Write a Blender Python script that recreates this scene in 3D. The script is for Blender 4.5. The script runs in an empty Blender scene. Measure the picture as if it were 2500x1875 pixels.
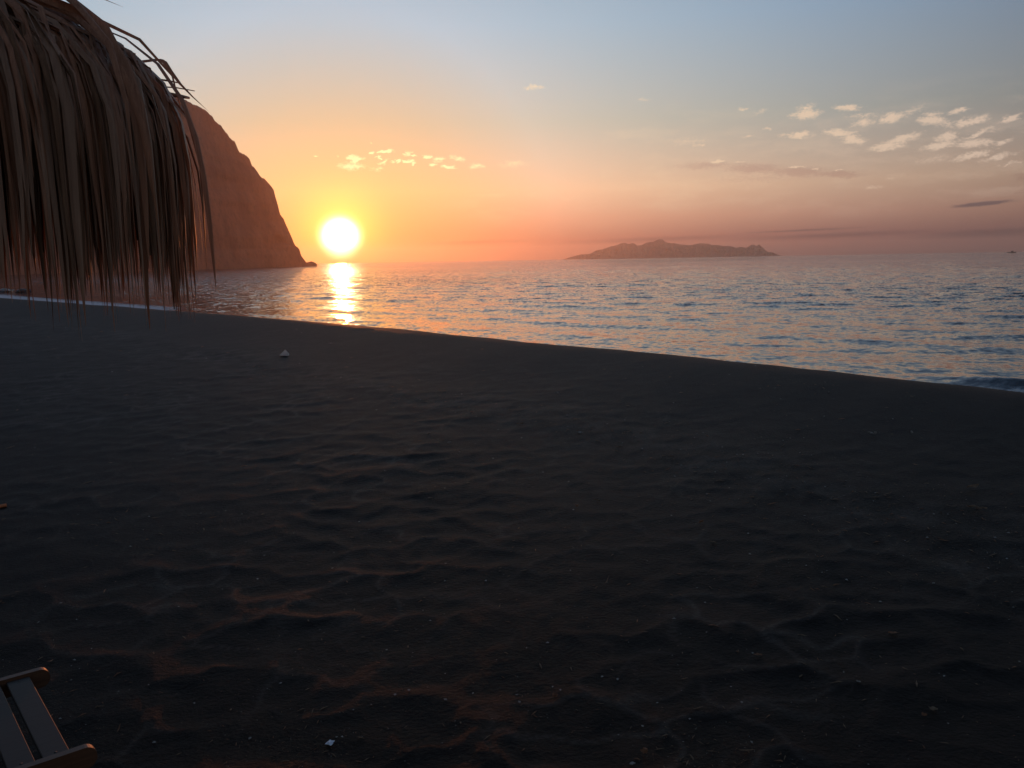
import bpy, math, random
import numpy as np
from mathutils import Matrix, Vector

R_ = math.radians
random.seed(7)
rng = np.random.default_rng(7)
scene = bpy.context.scene
col = scene.collection

# ------------------------------------------------------------------ camera
EYE = np.array([0.0, 0.0, 1.6])
FPX, PW, PH = 2094.0, 2500.0, 1875.0
_p, _a = R_(8.23), math.atan(0.0171)
FWD = np.array([0, math.cos(_p), -math.sin(_p)])
_r0, _u0 = np.array([1.0, 0, 0]), np.array([0, math.sin(_p), math.cos(_p)])
RGT = math.cos(_a) * _r0 - math.sin(_a) * _u0
UPV = math.sin(_a) * _r0 + math.cos(_a) * _u0
cam = bpy.data.cameras.new('camera')
cam.sensor_width = 36.0
cam.lens = 36.0 * FPX / PW
cam.clip_start, cam.clip_end = 0.05, 60000.0
cam_o = bpy.data.objects.new('camera', cam)
cam_o.matrix_world = Matrix(((RGT[0], UPV[0], -FWD[0], EYE[0]), (RGT[1], UPV[1], -FWD[1], EYE[1]),
                             (RGT[2], UPV[2], -FWD[2], EYE[2]), (0, 0, 0, 1)))
col.objects.link(cam_o)
scene.camera = cam_o


def ray(x, y):
    d = FWD + RGT * (x - PW / 2) / FPX + UPV * (PH / 2 - y) / FPX
    return d / np.linalg.norm(d)


def azel(x, y):
    d = ray(x, y)
    return math.degrees(math.atan2(d[0], d[1])), math.degrees(math.asin(d[2]))


def ground(x, y, z=0.0):
    d = ray(x, y)
    return EYE + d * ((z - EYE[2]) / d[2])


def depth(x, y, Y):
    d = ray(x, y)
    return EYE + d * (Y / d[1])


# ------------------------------------------------------------------ light
SUN_AZ, SUN_EL = -11.0, 1.62
sun = bpy.data.lights.new('sun', 'SUN')
sun.energy = 0.90
sun.angle = R_(0.53)
sun.color = (1.0, 0.245, 0.06)
sun_o = bpy.data.objects.new('sun', sun)
_sd = Vector((math.sin(R_(SUN_AZ)) * math.cos(R_(SUN_EL)), math.cos(R_(SUN_AZ)) * math.cos(R_(SUN_EL)), math.sin(R_(SUN_EL))))
sun_o.rotation_euler = _sd.to_track_quat('Z', 'Y').to_euler()
col.objects.link(sun_o)

scene.view_settings.view_transform = 'Standard'
scene.view_settings.look = 'None'
scene.view_settings.exposure = 0.0
scene.view_settings.gamma = 1.0
scene.view_settings.use_curve_mapping = False
scene.render.engine = 'CYCLES'
cy = scene.cycles
cy.use_denoising = True
cy.max_bounces, cy.diffuse_bounces, cy.glossy_bounces = 6, 2, 3
cy.transmission_bounces, cy.transparent_max_bounces, cy.volume_bounces = 2, 8, 1
cy.sample_clamp_indirect = 4.0
cy.caustics_reflective = False
cy.caustics_refractive = False


class NT:
    """small helper for node trees"""
    def __init__(s, tree):
        s.t = tree

    def n(s, typ, ins=None, **kw):
        nd = s.t.nodes.new(typ)
        for k, v in kw.items():
            setattr(nd, k, v)
        for k, v in (ins or {}).items():
            if isinstance(v, bpy.types.NodeSocket):
                s.t.links.new(v, nd.inputs[k])
            else:
                nd.inputs[k].default_value = v
        return nd

    def m(s, op, a, b=0.0, c=None, clamp=False):
        d = {0: a, 1: b}
        if c is not None:
            d[2] = c
        return s.n('ShaderNodeMath', d, operation=op, use_clamp=clamp).outputs[0]

    def vm(s, op, a, b=None):
        d = {0: a}
        if b is not None:
            d[1] = b
        return s.n('ShaderNodeVectorMath', d, operation=op).outputs[0]

    def mix(s, fac, a, b, blend='MIX'):
        nd = s.n('ShaderNodeMix', data_type='RGBA', blend_type=blend)
        for i, v in ((0, fac), (6, a), (7, b)):
            if isinstance(v, bpy.types.NodeSocket):
                s.t.links.new(v, nd.inputs[i])
            else:
                nd.inputs[i].default_value = v if i == 0 or len(v) == 4 else (*v, 1)
        return nd.outputs[2]

    def ramp(s, fac, pts, interp='LINEAR'):
        nd = s.n('ShaderNodeValToRGB', {0: fac})
        cr = nd.color_ramp
        cr.interpolation = interp
        while len(cr.elements) < len(pts):
            cr.elements.new(0.5)
        for e, (p, c) in zip(cr.elements, pts):
            e.position = p
            e.color = (*c, 1) if len(c) == 3 else c
        return nd.outputs[0]

    def mr(s, v, a, b, c, d, smooth=False):
        return s.n('ShaderNodeMapRange', {0: v, 1: a, 2: b, 3: c, 4: d}, interpolation_type='SMOOTHSTEP' if smooth else 'LINEAR').outputs[0]


# ------------------------------------------------------------------ sky
world = bpy.data.worlds.new('World')
scene.world = world
world.use_nodes = True
W = NT(world.node_tree)
wn = world.node_tree.nodes
nish = W.n('ShaderNodeTexSky', sky_type='NISHITA', sun_disc=False, sun_elevation=R_(SUN_EL), sun_rotation=R_(SUN_AZ),
           altitude=0.0, air_density=1.0, dust_density=1.0, ozone_density=1.0).outputs[0]
gen = W.n('ShaderNodeTexCoord').outputs['Generated']
sep = W.n('ShaderNodeSeparateXYZ', {0: gen})
sx, sy, sz = sep.outputs
az = W.m('MULTIPLY', W.m('ARCTAN2', sx, sy), 180 / math.pi)
el = W.m('MAXIMUM', W.m('MULTIPLY', W.m('ARCSINE', sz), 180 / math.pi), 0.0)
sdot = W.n('ShaderNodeVectorMath', {0: gen, 1: tuple(_sd)}, operation='DOT_PRODUCT').outputs['Value']
sang = W.m('MULTIPLY', W.m('ARCCOSINE', W.m('MINIMUM', sdot, 0.9999999)), 180 / math.pi)
# elevation gradient (position = sqrt(el/90))
elp = W.m('SQRT', W.m('DIVIDE', el, 90.0))


def ep(e):
    return math.sqrt(e / 90.0)


grad = W.ramp(elp, [(ep(0), (.10, .055, .095)), (ep(1.2), (.23, .105, .135)), (ep(2.6), (.62, .34, .265)), (ep(4.5), (.83, .56, .39)),
                    (ep(8.7), (.52, .53, .47)), (ep(14.5), (.385, .535, .665)), (ep(30), (.22, .35, .53)), (1.0, (.09, .16, .30))])
# darker away from the sun; raised again behind the viewer to brighten thatch and cliff
away = W.ramp(W.m('DIVIDE', sang, 180.0), [(0, (1.05, .80, .50)), (8 / 180, (1.05, .88, .70)), (14 / 180, (1.05, 1.0, .97)), (20 / 180, (.90, .88, .87)), (32 / 180, (.62, .63, .68)), (42 / 180, (.42, .43, .49)), (60 / 180, (.34,) * 3),
                                           (100 / 180, (.34, .33, .34)), (1, (.46, .42, .42))])
sky = W.mix(1.0, grad, away, 'MULTIPLY')
nsc = W.mix(1.0, nish, (.020, .020, .020), 'MULTIPLY')
# keep Nishita's own hot spot from clipping the whole horizon
sky = W.mix(1.0, sky, nsc, 'ADD')
# aureole round the low sun
def glow(width, power, colr):
    g = W.m('EXPONENT', W.m('MULTIPLY', W.m('POWER', W.m('DIVIDE', sang, width), power), -1.0))
    return W.mix(1.0, W.n('ShaderNodeCombineColor', {0: g, 1: g, 2: g}).outputs[0], colr, 'MULTIPLY')
sky = W.mix(1.0, sky, glow(.98, 3.0, (14., 11., 7.)), 'ADD')
sky = W.mix(1.0, sky, glow(2.3, 2.0, (.55, .75, .04)), 'ADD')
sky = W.mix(1.0, sky, glow(4.2, 1.3, (.20, .08, .0)), 'ADD')

# clouds: soft ragged patches at fixed directions in the sky
pv = W.n('ShaderNodeCombineXYZ', {0: az, 1: el, 2: 0.0}).outputs[0]
nz1 = W.n('ShaderNodeTexNoise', {'Vector': W.vm('MULTIPLY', pv, (1.0, 1.9, 1.0)), 'Scale': 1.5, 'Detail': 4.0, 'Roughness': .6}, noise_dimensions='2D')
nz2 = W.n('ShaderNodeTexNoise', {'Vector': W.vm('MULTIPLY', pv, (1.0, 2.0, 1.0)), 'Scale': 5.0, 'Detail': 5.0, 'Roughness': .62}, noise_dimensions='2D').outputs[0]
warp = W.vm('MULTIPLY', W.vm('SUBTRACT', nz1.outputs[1], (.5, .5, .5)), (1.3, .42, 0.0))
pw = W.vm('ADD', pv, warp)


def cloud_field(lst, src):
    acc = None
    for (x, y, rx, ry, tilt, wt) in lst:
        a0, e0 = azel(x, y)
        sv = src if acc is None else W.n('ShaderNodeVectorMath', {0: acc, 1: (1e-9, 1e-9, 0), 2: src}, operation='MULTIPLY_ADD').outputs[0]   # evaluate one after another
        mp = W.n('ShaderNodeMapping', {'Vector': sv, 'Location': (a0, e0, 0), 'Rotation': (0, 0, R_(tilt)),
                                       'Scale': (rx / 36.5, ry / 36.5, 1.0)}, vector_type='TEXTURE').outputs[0]
        ln = W.n('ShaderNodeVectorMath', {0: mp}, operation='LENGTH').outputs['Value']
        v = W.m('MULTIPLY_ADD', ln, -wt, wt)
        acc = v if acc is None else W.m('MAXIMUM', acc, v)
    return acc


def zA(l):   # patches right of the island, measured in the zoomed view
    return [(1700 + x / 2.765, 200 + y / 2.765, rx / 2.765, ry / 2.765, t, w) for x, y, rx, ry, t, w in l]


def zB(l):
    return [(750 + x / 3.16, 330 + y / 3.16, rx / 3.16, ry / 3.16, t, w) for x, y, rx, ry, t, w in l]


bright = zA([(320, 185, 40, 9, 0, .7), (430, 200, 60, 22, 20, .4), (745, 180, 75, 34, 0, .7), (740, 220, 115, 40, 0, 1.), (1020, 175, 115, 24, -5, 1.),
             (1125, 272, 82, 38, 0, .8), (1130, 228, 130, 26, 0, .45), (1320, 240, 95, 38, 8, 1.), (1450, 195, 110, 26, 16, .5),
             (1585, 222, 80, 28, 0, .6), (1600, 258, 120, 32, -6, .95), (1680, 282, 100, 34, -10, .5), (1770, 195, 76, 19, 8, .9), (1870, 262, 125, 32, 10, 1.05),
             (2125, 247, 95, 20, 16, 1.05), (700, 357, 92, 28, 4, 1.), (580, 362, 60, 17, 0, .5), (960, 342, 115, 30, -8, 1.05), (1060, 390, 105, 36, -10, 1.),
             (1390, 385, 150, 34, 12, .9), (1290, 438, 140, 30, 4, 1.), (1690, 372, 92, 44, 8, .9), (1640, 432, 135, 30, 8, 1.), (1900, 352, 125, 19, 18, .9),
             (1890, 415, 130, 34, 0, .95), (2065, 410, 65, 20, 14, .9), (1860, 495, 140, 26, 12, .9), (2040, 505, 130, 22, 12, .7), (2110, 550, 80, 13, 12, .6),
             (345, 368, 55, 12, 8, .7), (480, 317, 45, 10, 6, .55), (20, 430, 42, 9, 0, .6), (1600, 520, 150, 26, 8, .35), (140, 535, 60, 11, 0, .9), (290, 541, 40, 6, 0, .7),
             (670, 575, 70, 9, 4, .8), (800, 588, 42, 7, 0, .8), (950, 600, 42, 6, 0, .7), (1190, 710, 70, 14, 0, .45), (1320, 650, 50, 9, 0, .4)])
bright += zB([(605, 125, 75, 18, 3, 1.3), (512, 138, 22, 12, 0, 1.1), (370, 188, 70, 34, 0, 1.4), (335, 240, 130, 38, 0, .7), (548, 172, 27, 12, 0, 1.1), (590, 208, 52, 28, 25, .8),
              (545, 262, 60, 22, 0, .5), (695, 200, 30, 17, 20, 1.2), (770, 200, 45, 17, 0, 1.2), (780, 145, 50, 22, 0, .7), (835, 158, 21, 12, 0, 1.1), (812, 222, 37, 24, 0, 1.1),
              (920, 165, 38, 24, 0, 1.1), (972, 226, 38, 14, 0, 1.1), (1005, 185, 65, 28, 0, .75), (1090, 243, 66, 18, -5, 1.), (1160, 180, 80, 28, -10, .7), (1310, 240, 75, 27, 0, .65),
              (1680, 85, 105, 26, -8, .6), (1960, 95, 120, 30, -6, .6), (1600, 220, 150, 36, 4, .45), (65, 157, 20, 7, 0, .9), (222, 166, 18, 9, 0, .7), (475, 58, 15, 7, 0, .6),
              (1950, 5, 45, 9, 0, .6), (1510, 48, 40, 7, 0, .5)])
bright += [(1305, 212, 26, 9, 0, .6), (1570, 244, 22, 7, 0, .35), (1680, 345, 60, 12, 0, .3), (830, 235, 90, 26, 10, .28)]
dark = zA([(60, 565, 260, 36, 0, .7), (400, 585, 260, 44, -3, .9), (700, 608, 260, 44, -3, 1.), (950, 622, 220, 30, -4, .9), (450, 650, 420, 40, 0, .4), (2190, 640, 60, 40, 0, .6), (2160, 745, 80, 16, 4, .5)])
streak = zA([(1930, 823, 210, 17, 4, 1.3), (700, 1003, 520, 9, 1.4, .9), (860, 1040, 900, 26, 1.2, .8), (1950, 1022, 520, 36, 1.0, .9), (-300, 1065, 900, 26, 1.1, .7), (-1500, 1085, 500, 22, 1, .55)])

# the cloud nodes are only evaluated where there are clouds (mix shaders skip the unused side)
left = [c for c in bright if azel(c[0], c[1])[0] < 4.5 and c[1] > 395 and c[1] < 425 or c[0] < 1130]
right = [c for c in bright if c not in left]
cl_b = W.ramp(W.m('DIVIDE', sang, 60.0), [(0, (1.4, 1.15, .55)), (.13, (1.40, 1.18, .60)), (.25, (1.05, .80, .50)), (.5, (.84, .63, .45)), (.8, (.66, .51, .42))])
cir = W.n('ShaderNodeTexNoise', {'Vector': W.vm('MULTIPLY', pw, (.28, 1.2, 1.0)), 'Scale': .8, 'Detail': 5.0, 'Roughness': .6}, noise_dimensions='2D').outputs[0]
cirm = W.m('MULTIPLY', W.mr(cir, .42, .75, 0, 1, True), W.m('MULTIPLY', W.m('MULTIPLY', W.mr(el, 1.5, 4.0, 0, 1, True), W.mr(el, 11.0, 6.0, 0, 1, True)), W.mr(az, -6.0, 3.0, 0, 1, True)))


def bright_density(lst):
    return W.mr(W.m('ADD', cloud_field(lst, pw), W.m('MULTIPLY', W.m('SUBTRACT', nz2, .5), .75)), 0.02, .75, 0.0, 1.0, True)


skyL = W.mix(W.m('MULTIPLY', bright_density(left), .86), sky, cl_b)
dden = W.mr(W.m('ADD', cloud_field(dark, pw), W.m('MULTIPLY', W.m('SUBTRACT', nz2, .5), .8)), 0.0, .8, 0.0, 1.0, True)
pw2 = W.vm('ADD', pv, W.vm('MULTIPLY', warp, (1.0, .16, 0.0)))
sden = W.mr(W.m('ADD', cloud_field(streak, pw2), W.m('MULTIPLY', W.m('SUBTRACT', nz2, .5), .35)), 0.0, .8, 0.0, 1.0, True)
skyR = W.mix(W.m('MULTIPLY', cirm, .22), sky, cl_b)
skyR = W.mix(W.m('MULTIPLY', dden, .75), skyR, W.mix(1.0, sky, (.80, .72, .76), 'MULTIPLY'))
skyR = W.mix(W.m('MULTIPLY', bright_density(right), .86), skyR, cl_b)
skyR = W.mix(W.m('MULTIPLY', sden, .85), skyR, W.mix(1.0, skyR, (.28, .36, .55), 'MULTIPLY'))


def inside(v, a, b):
    return W.m('MULTIPLY', W.m('GREATER_THAN', v, a), W.m('LESS_THAN', v, b))


mL = W.m('MULTIPLY', inside(az, -15.5, 6.0), inside(el, 4.3, 9.5))
mR = W.m('MULTIPLY', W.m('GREATER_THAN', az, -6.0), W.m('LESS_THAN', el, 11.5))
bg = wn['Background']
bgL, bgR = W.n('ShaderNodeBackground', {0: skyL}), W.n('ShaderNodeBackground', {0: skyR})
world.node_tree.links.new(sky, bg.inputs[0])
mx1 = W.n('ShaderNodeMixShader', {0: mR, 1: bg.outputs[0], 2: bgR.outputs[0]})
mx2 = W.n('ShaderNodeMixShader', {0: mL, 1: mx1.outputs[0], 2: bgL.outputs[0]})
world.node_tree.links.new(mx2.outputs[0], wn['World Output'].inputs[0])
world.cycles.sampling_method = 'MANUAL'
world.cycles.sample_map_resolution = 2048


# ------------------------------------------------------------------ helpers
_perm = np.random.default_rng(3).permutation(4096)
_gang = np.random.default_rng(4).uniform(0, 2 * np.pi, 4096)


def gnoise(x, y, seed=0):
    x = x + seed * 17.31
    y = y - seed * 9.77
    xi, yi = np.floor(x).astype(np.int64), np.floor(y).astype(np.int64)
    xf, yf = x - xi, y - yi
    u, v = xf * xf * xf * (xf * (xf * 6 - 15) + 10), yf * yf * yf * (yf * (yf * 6 - 15) + 10)

    def g(ix, iy, dx, dy):
        a = _gang[_perm[(_perm[ix & 4095] + iy) & 4095]]
        return np.cos(a) * dx + np.sin(a) * dy
    n00, n10 = g(xi, yi, xf, yf), g(xi + 1, yi, xf - 1, yf)
    n01, n11 = g(xi, yi + 1, xf, yf - 1), g(xi + 1, yi + 1, xf - 1, yf - 1)
    return (n00 * (1 - u) + n10 * u) * (1 - v) + (n01 * (1 - u) + n11 * u) * v


def fbm(x, y, oct=4, seed=0, gain=.5):
    a, s, t = 1.0, 0.0, 0.0
    for i in range(oct):
        s = s + a * gnoise(x * 2 ** i, y * 2 ** i, seed + i)
        t += a
        a *= gain
    return s / t


def cells(x, y, seed=0):
    """distance to the nearest jittered point"""
    xi, yi = np.floor(x).astype(np.int64), np.floor(y).astype(np.int64)
    best = np.full(x.shape, 9.0)
    sec = np.full(x.shape, 9.0)
    for dx in (-1, 0, 1):
        for dy in (-1, 0, 1):
            ix, iy = xi + dx, yi + dy
            hsh = _perm[(_perm[(ix + seed * 31) & 4095] + iy) & 4095]
            px, py = ix + .5 + .42 * np.cos(_gang[hsh]), iy + .5 + .42 * np.sin(_gang[(hsh * 7) & 4095])
            dd = (x - px) ** 2 + (y - py) ** 2
            sec = np.minimum(sec, np.maximum(best, dd))
            best = np.minimum(best, dd)
    return np.sqrt(best), np.sqrt(sec)


def smooth(x, a, b):
    t = np.clip((x - a) / (b - a), 0, 1)
    return t * t * (3 - 2 * t)


def mesh_obj(name, V, Fc, mat=None, parent=None, smooth_shade=True, mats=None, midx=None):
    me = bpy.data.meshes.new(name)
    V = np.asarray(V, dtype=np.float64)
    if isinstance(Fc, np.ndarray):
        k = Fc.shape[1]
        me.vertices.add(len(V))
        me.vertices.foreach_set('co', V.ravel())
        me.loops.add(Fc.size)
        me.loops.foreach_set('vertex_index', Fc.ravel().astype(np.int32))
        me.polygons.add(len(Fc))
        me.polygons.foreach_set('loop_start', np.arange(0, Fc.size, k, dtype=np.int32))
        me.polygons.foreach_set('loop_total', np.full(len(Fc), k, dtype=np.int32))
        me.update(calc_edges=True)
    else:
        me.from_pydata([tuple(v) for v in V], [], [tuple(f) for f in Fc])
    if smooth_shade:
        me.polygons.foreach_set('use_smooth', np.ones(len(me.polygons), dtype=bool))
    for m_ in (mats or ([mat] if mat else [])):
        me.materials.append(m_)
    if midx is not None:
        me.polygons.foreach_set('material_index', np.asarray(midx, dtype=np.int32))
    me.update()
    o = bpy.data.objects.new(name, me)
    col.objects.link(o)
    if parent:
        o.parent = parent
    return o


def grid_faces(nr, nc, wrap=False):
    i = np.arange(nr - 1)[:, None]
    j = np.arange(nc if wrap else nc - 1)[None, :]
    j2 = (j + 1) % nc
    return np.stack([i * nc + j + 0 * i, i * nc + j2 + 0 * i, (i + 1) * nc + j2, (i + 1) * nc + j + 0 * i], -1).reshape(-1, 4)


def tag(o, label=None, cat=None, group=None, kind=None):
    for k, v in (('label', label), ('category', cat), ('group', group), ('kind', kind)):
        if v:
            o[k] = v
    return o


def empty(name, loc, rz=0.0):
    o = bpy.data.objects.new(name, None)
    o.location = loc
    o.rotation_euler = (0, 0, rz)
    o.empty_display_size = .1
    col.objects.link(o)
    return o


def material(name):
    m = bpy.data.materials.new(name)
    m.use_nodes = True
    T = NT(m.node_tree)
    return m, T, m.node_tree.nodes['Principled BSDF']


def objcoord(T):
    return T.n('ShaderNodeTexCoord').outputs['Object']


# ------------------------------------------------------------------ materials
def simple_mat(name, c0, c1, scale=8.0, rough=.8, bump=.3, dist=.01, stretch=(1, 1, 1), spec=.3, translucent=0.0, detail=5.0):
    m, T, b = material(name)
    v = T.vm('MULTIPLY', objcoord(T), stretch)
    nz = T.n('ShaderNodeTexNoise', {'Vector': v, 'Scale': scale, 'Detail': detail, 'Roughness': .6}).outputs[0]
    c = T.ramp(nz, [(.3, c0), (.7, c1)])
    T.t.links.new(c, b.inputs['Base Color'])
    b.inputs['Roughness'].default_value = rough
    b.inputs['Specular IOR Level'].default_value = spec
    if bump:
        bp = T.n('ShaderNodeBump', {'Strength': bump, 'Distance': dist, 'Height': nz})
        T.t.links.new(bp.outputs[0], b.inputs['Normal'])
    if translucent:
        tr = T.n('ShaderNodeBsdfTranslucent', {'Color': c})
        mx = T.n('ShaderNodeMixShader', {0: translucent, 1: b.outputs[0], 2: tr.outputs[0]})
        T.t.links.new(mx.outputs[0], T.t.nodes['Material Output'].inputs[0])
    return m


# black volcanic sand
sand_mat, T, b = material('black_sand')
oc = objcoord(T)
n1 = T.n('ShaderNodeTexNoise', {'Vector': oc, 'Scale': 1.3, 'Detail': 6.0, 'Roughness': .62}).outputs[0]
n2 = T.n('ShaderNodeTexNoise', {'Vector': oc, 'Scale': 260.0, 'Detail': 2.0, 'Roughness': .7}).outputs[0]
n3 = T.n('ShaderNodeTexNoise', {'Vector': oc, 'Scale': 38.0, 'Detail': 5.0, 'Roughness': .65}).outputs[0]
c = T.ramp(n1, [(.3, (.0066, .0047, .0042)), (.7, (.0118, .0086, .0074))])
c = T.mix(T.mr(n2, .62, .80, 0, .5), c, (.030, .028, .026))
palef = T.n('ShaderNodeAttribute', attribute_name='dry').outputs['Fac']  # paler sand: hollow rims, debris line, far patches
c = T.mix(T.m('MULTIPLY', palef, T.mr(n3, .35, .6, .35, 1.0)), c, (.056, .048, .043))
T.t.links.new(c, b.inputs['Base Color'])
b.inputs['Roughness'].default_value = .60
b.inputs['Specular IOR Level'].default_value = .08
b1 = T.n('ShaderNodeBump', {'Strength': .8, 'Distance': .014, 'Height': n3})
b2 = T.n('ShaderNodeBump', {'Strength': .5, 'Distance': .003, 'Height': n2, 'Normal': b1.outputs[0]})
T.t.links.new(b2.outputs[0], b.inputs['Normal'])

# sea
sea_mat, T, b = material('sea_water')
oc = objcoord(T)
geo = T.n('ShaderNodeNewGeometry')
# small wave slopes taken straight from noise so that they do not fade with distance
def slopes(scale, amp, det, stretch=(1, 1, 0)):
    nz = T.n('ShaderNodeTexNoise', {'Vector': T.vm('MULTIPLY', oc, stretch), 'Scale': scale, 'Detail': det, 'Roughness': .6}, noise_dimensions='2D').outputs[1]
    return T.vm('MULTIPLY', T.vm('SUBTRACT', nz, (.5, .5, .5)), (amp, amp, 0))
patch = T.n('ShaderNodeTexNoise', {'Vector': T.vm('MULTIPLY', oc, (.6, 1.0, 0)), 'Scale': .018, 'Detail': 4.0, 'Roughness': .6}, noise_dimensions='2D').outputs[0]
pamp = T.m('MULTIPLY', T.mr(patch, .35, .65, .7, 1.2), T.n('ShaderNodeAttribute', attribute_name='chop').outputs['Fac'])
sl = T.vm('ADD', slopes(4.0, 1.35, 3.0), slopes(.9, .85, 2.0))
sl = T.n('ShaderNodeVectorMath', {0: sl, 3: pamp}, operation='SCALE').outputs[0]
nrm = T.vm('NORMALIZE', T.vm('ADD', geo.outputs['Normal'], sl))
b.inputs['Base Color'].default_value = (.010, .022, .034, 1)
b.inputs['Roughness'].default_value = .06
b.inputs['IOR'].default_value = 1.333
T.t.links.new(nrm, b.inputs['Normal'])
fo = T.n('ShaderNodeAttribute', attribute_name='foam').outputs['Fac']
fn = T.n('ShaderNodeTexNoise', {'Vector': oc, 'Scale': 3.0, 'Detail': 6.0, 'Roughness': .7}).outputs[0]
ff = T.mr(T.m('ADD', fo, T.m('MULTIPLY', T.m('SUBTRACT', fn, .5), .9)), .35, .7, 0, 1, True)
fd = T.n('ShaderNodeBsdfDiffuse', {'Color': (.72, .74, .78, 1)})
mx = T.n('ShaderNodeMixShader', {0: T.m('MULTIPLY', ff, .8), 1: b.outputs[0], 2: fd.outputs[0]})
T.t.links.new(mx.outputs[0], T.t.nodes['Material Output'].inputs[0])

rock_mat, T, b = material('cliff_rock')
oc = objcoord(T)
n1 = T.n('ShaderNodeTexNoise', {'Vector': T.vm('MULTIPLY', oc, (1, 1, .5)), 'Scale': .03, 'Detail': 8.0, 'Roughness': .65}).outputs[0]
n2 = T.n('ShaderNodeTexNoise', {'Vector': oc, 'Scale': .25, 'Detail': 5.0, 'Roughness': .65}).outputs[0]
c = T.ramp(n1, [(.28, (.32, .10, .055)), (.5, (.48, .165, .09)), (.72, (.60, .24, .14))])
c = T.mix(T.mr(n2, .5, .75, 0, .6), c, (.22, .095, .05))
T.t.links.new(c, b.inputs['Base Color'])
b.inputs['Roughness'].default_value = .9
bp = T.n('ShaderNodeBump', {'Strength': .8, 'Distance': 3.0, 'Height': n1})
T.t.links.new(bp.outputs[0], b.inputs['Normal'])

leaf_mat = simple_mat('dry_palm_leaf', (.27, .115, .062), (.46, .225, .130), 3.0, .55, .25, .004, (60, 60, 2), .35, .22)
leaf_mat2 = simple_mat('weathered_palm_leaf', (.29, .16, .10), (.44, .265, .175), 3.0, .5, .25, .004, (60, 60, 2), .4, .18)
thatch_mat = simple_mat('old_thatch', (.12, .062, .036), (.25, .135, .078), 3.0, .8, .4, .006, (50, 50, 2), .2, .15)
pole_mat = simple_mat('weathered_pole_wood', (.09, .06, .04), (.19, .14, .10), 6.0, .8, .4, .006, (6, 6, .5))
slat_mat = simple_mat('grey_brown_slat_wood', (.022, .017, .015), (.042, .033, .029), 5.0, .6, .25, .002, (1.2, 22, 22), .35)
rail_mat = simple_mat('brown_rail_wood', (.06, .028, .015), (.12, .056, .03), 5.0, .5, .25, .002, (1.2, 22, 22), .45)
screw_mat = simple_mat('dark_screw_metal', (.03, .03, .03), (.06, .055, .05), 20, .5, .1)
paper_mat = simple_mat('white_paper', (.72, .70, .68), (.82, .80, .78), 30, .75, .3, .002, translucent=.6)
plastic_mat = simple_mat('pale_blue_plastic', (.50, .58, .70), (.66, .72, .80), 30, .35, .3, .002, spec=.5)
shell_mat = simple_mat('pale_shell_grit', (.10, .098, .094), (.34, .33, .31), 60, .6, 0)
straw_mat = simple_mat('straw_bits', (.11, .075, .05), (.28, .20, .13), 60, .7, 0, translucent=.3)
brown_mat = simple_mat('dry_brown_weed', (.14, .065, .035), (.32, .17, .10), 40, .75, .3, .003, translucent=.25)
orange_mat = simple_mat('faded_orange_card', (.42, .14, .06), (.52, .20, .09), 20, .7, .2, .002)
hull_mat = simple_mat('dark_boat_hull', (.02, .022, .03), (.04, .042, .05), 1, .5, 0)
cabin_mat = simple_mat('grey_boat_cabin', (.08, .08, .085), (.12, .12, .125), 1, .5, 0)

# ------------------------------------------------------------------ shore geometry
SEA = -1.4
_ct = np.array([-900, -600, -200, -100, -55.5, -32.1, -20.7, -14.2, -7.9, -4.86, -2.8, 5, 15, 40, 200, 900.])
_cs = np.array([120, 60, 22, 16, 14.2, 13.7, 13.4, 12.75, 12.1, 11.65, 11.3, 9.8, 8.2, 6, 5, 5.])
_cs = _cs + .15


def shore(x, y):
    """(t along the beach, s across it; s > 0 lies seaward of the berm crest)"""
    t = (x - y) * math.sqrt(.5)
    sc = sum(np.interp(t + d, _ct, _cs) for d in (-1.5, 0, 1.5)) / 3.0
    return t, (x + y) * math.sqrt(.5) - sc


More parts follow.
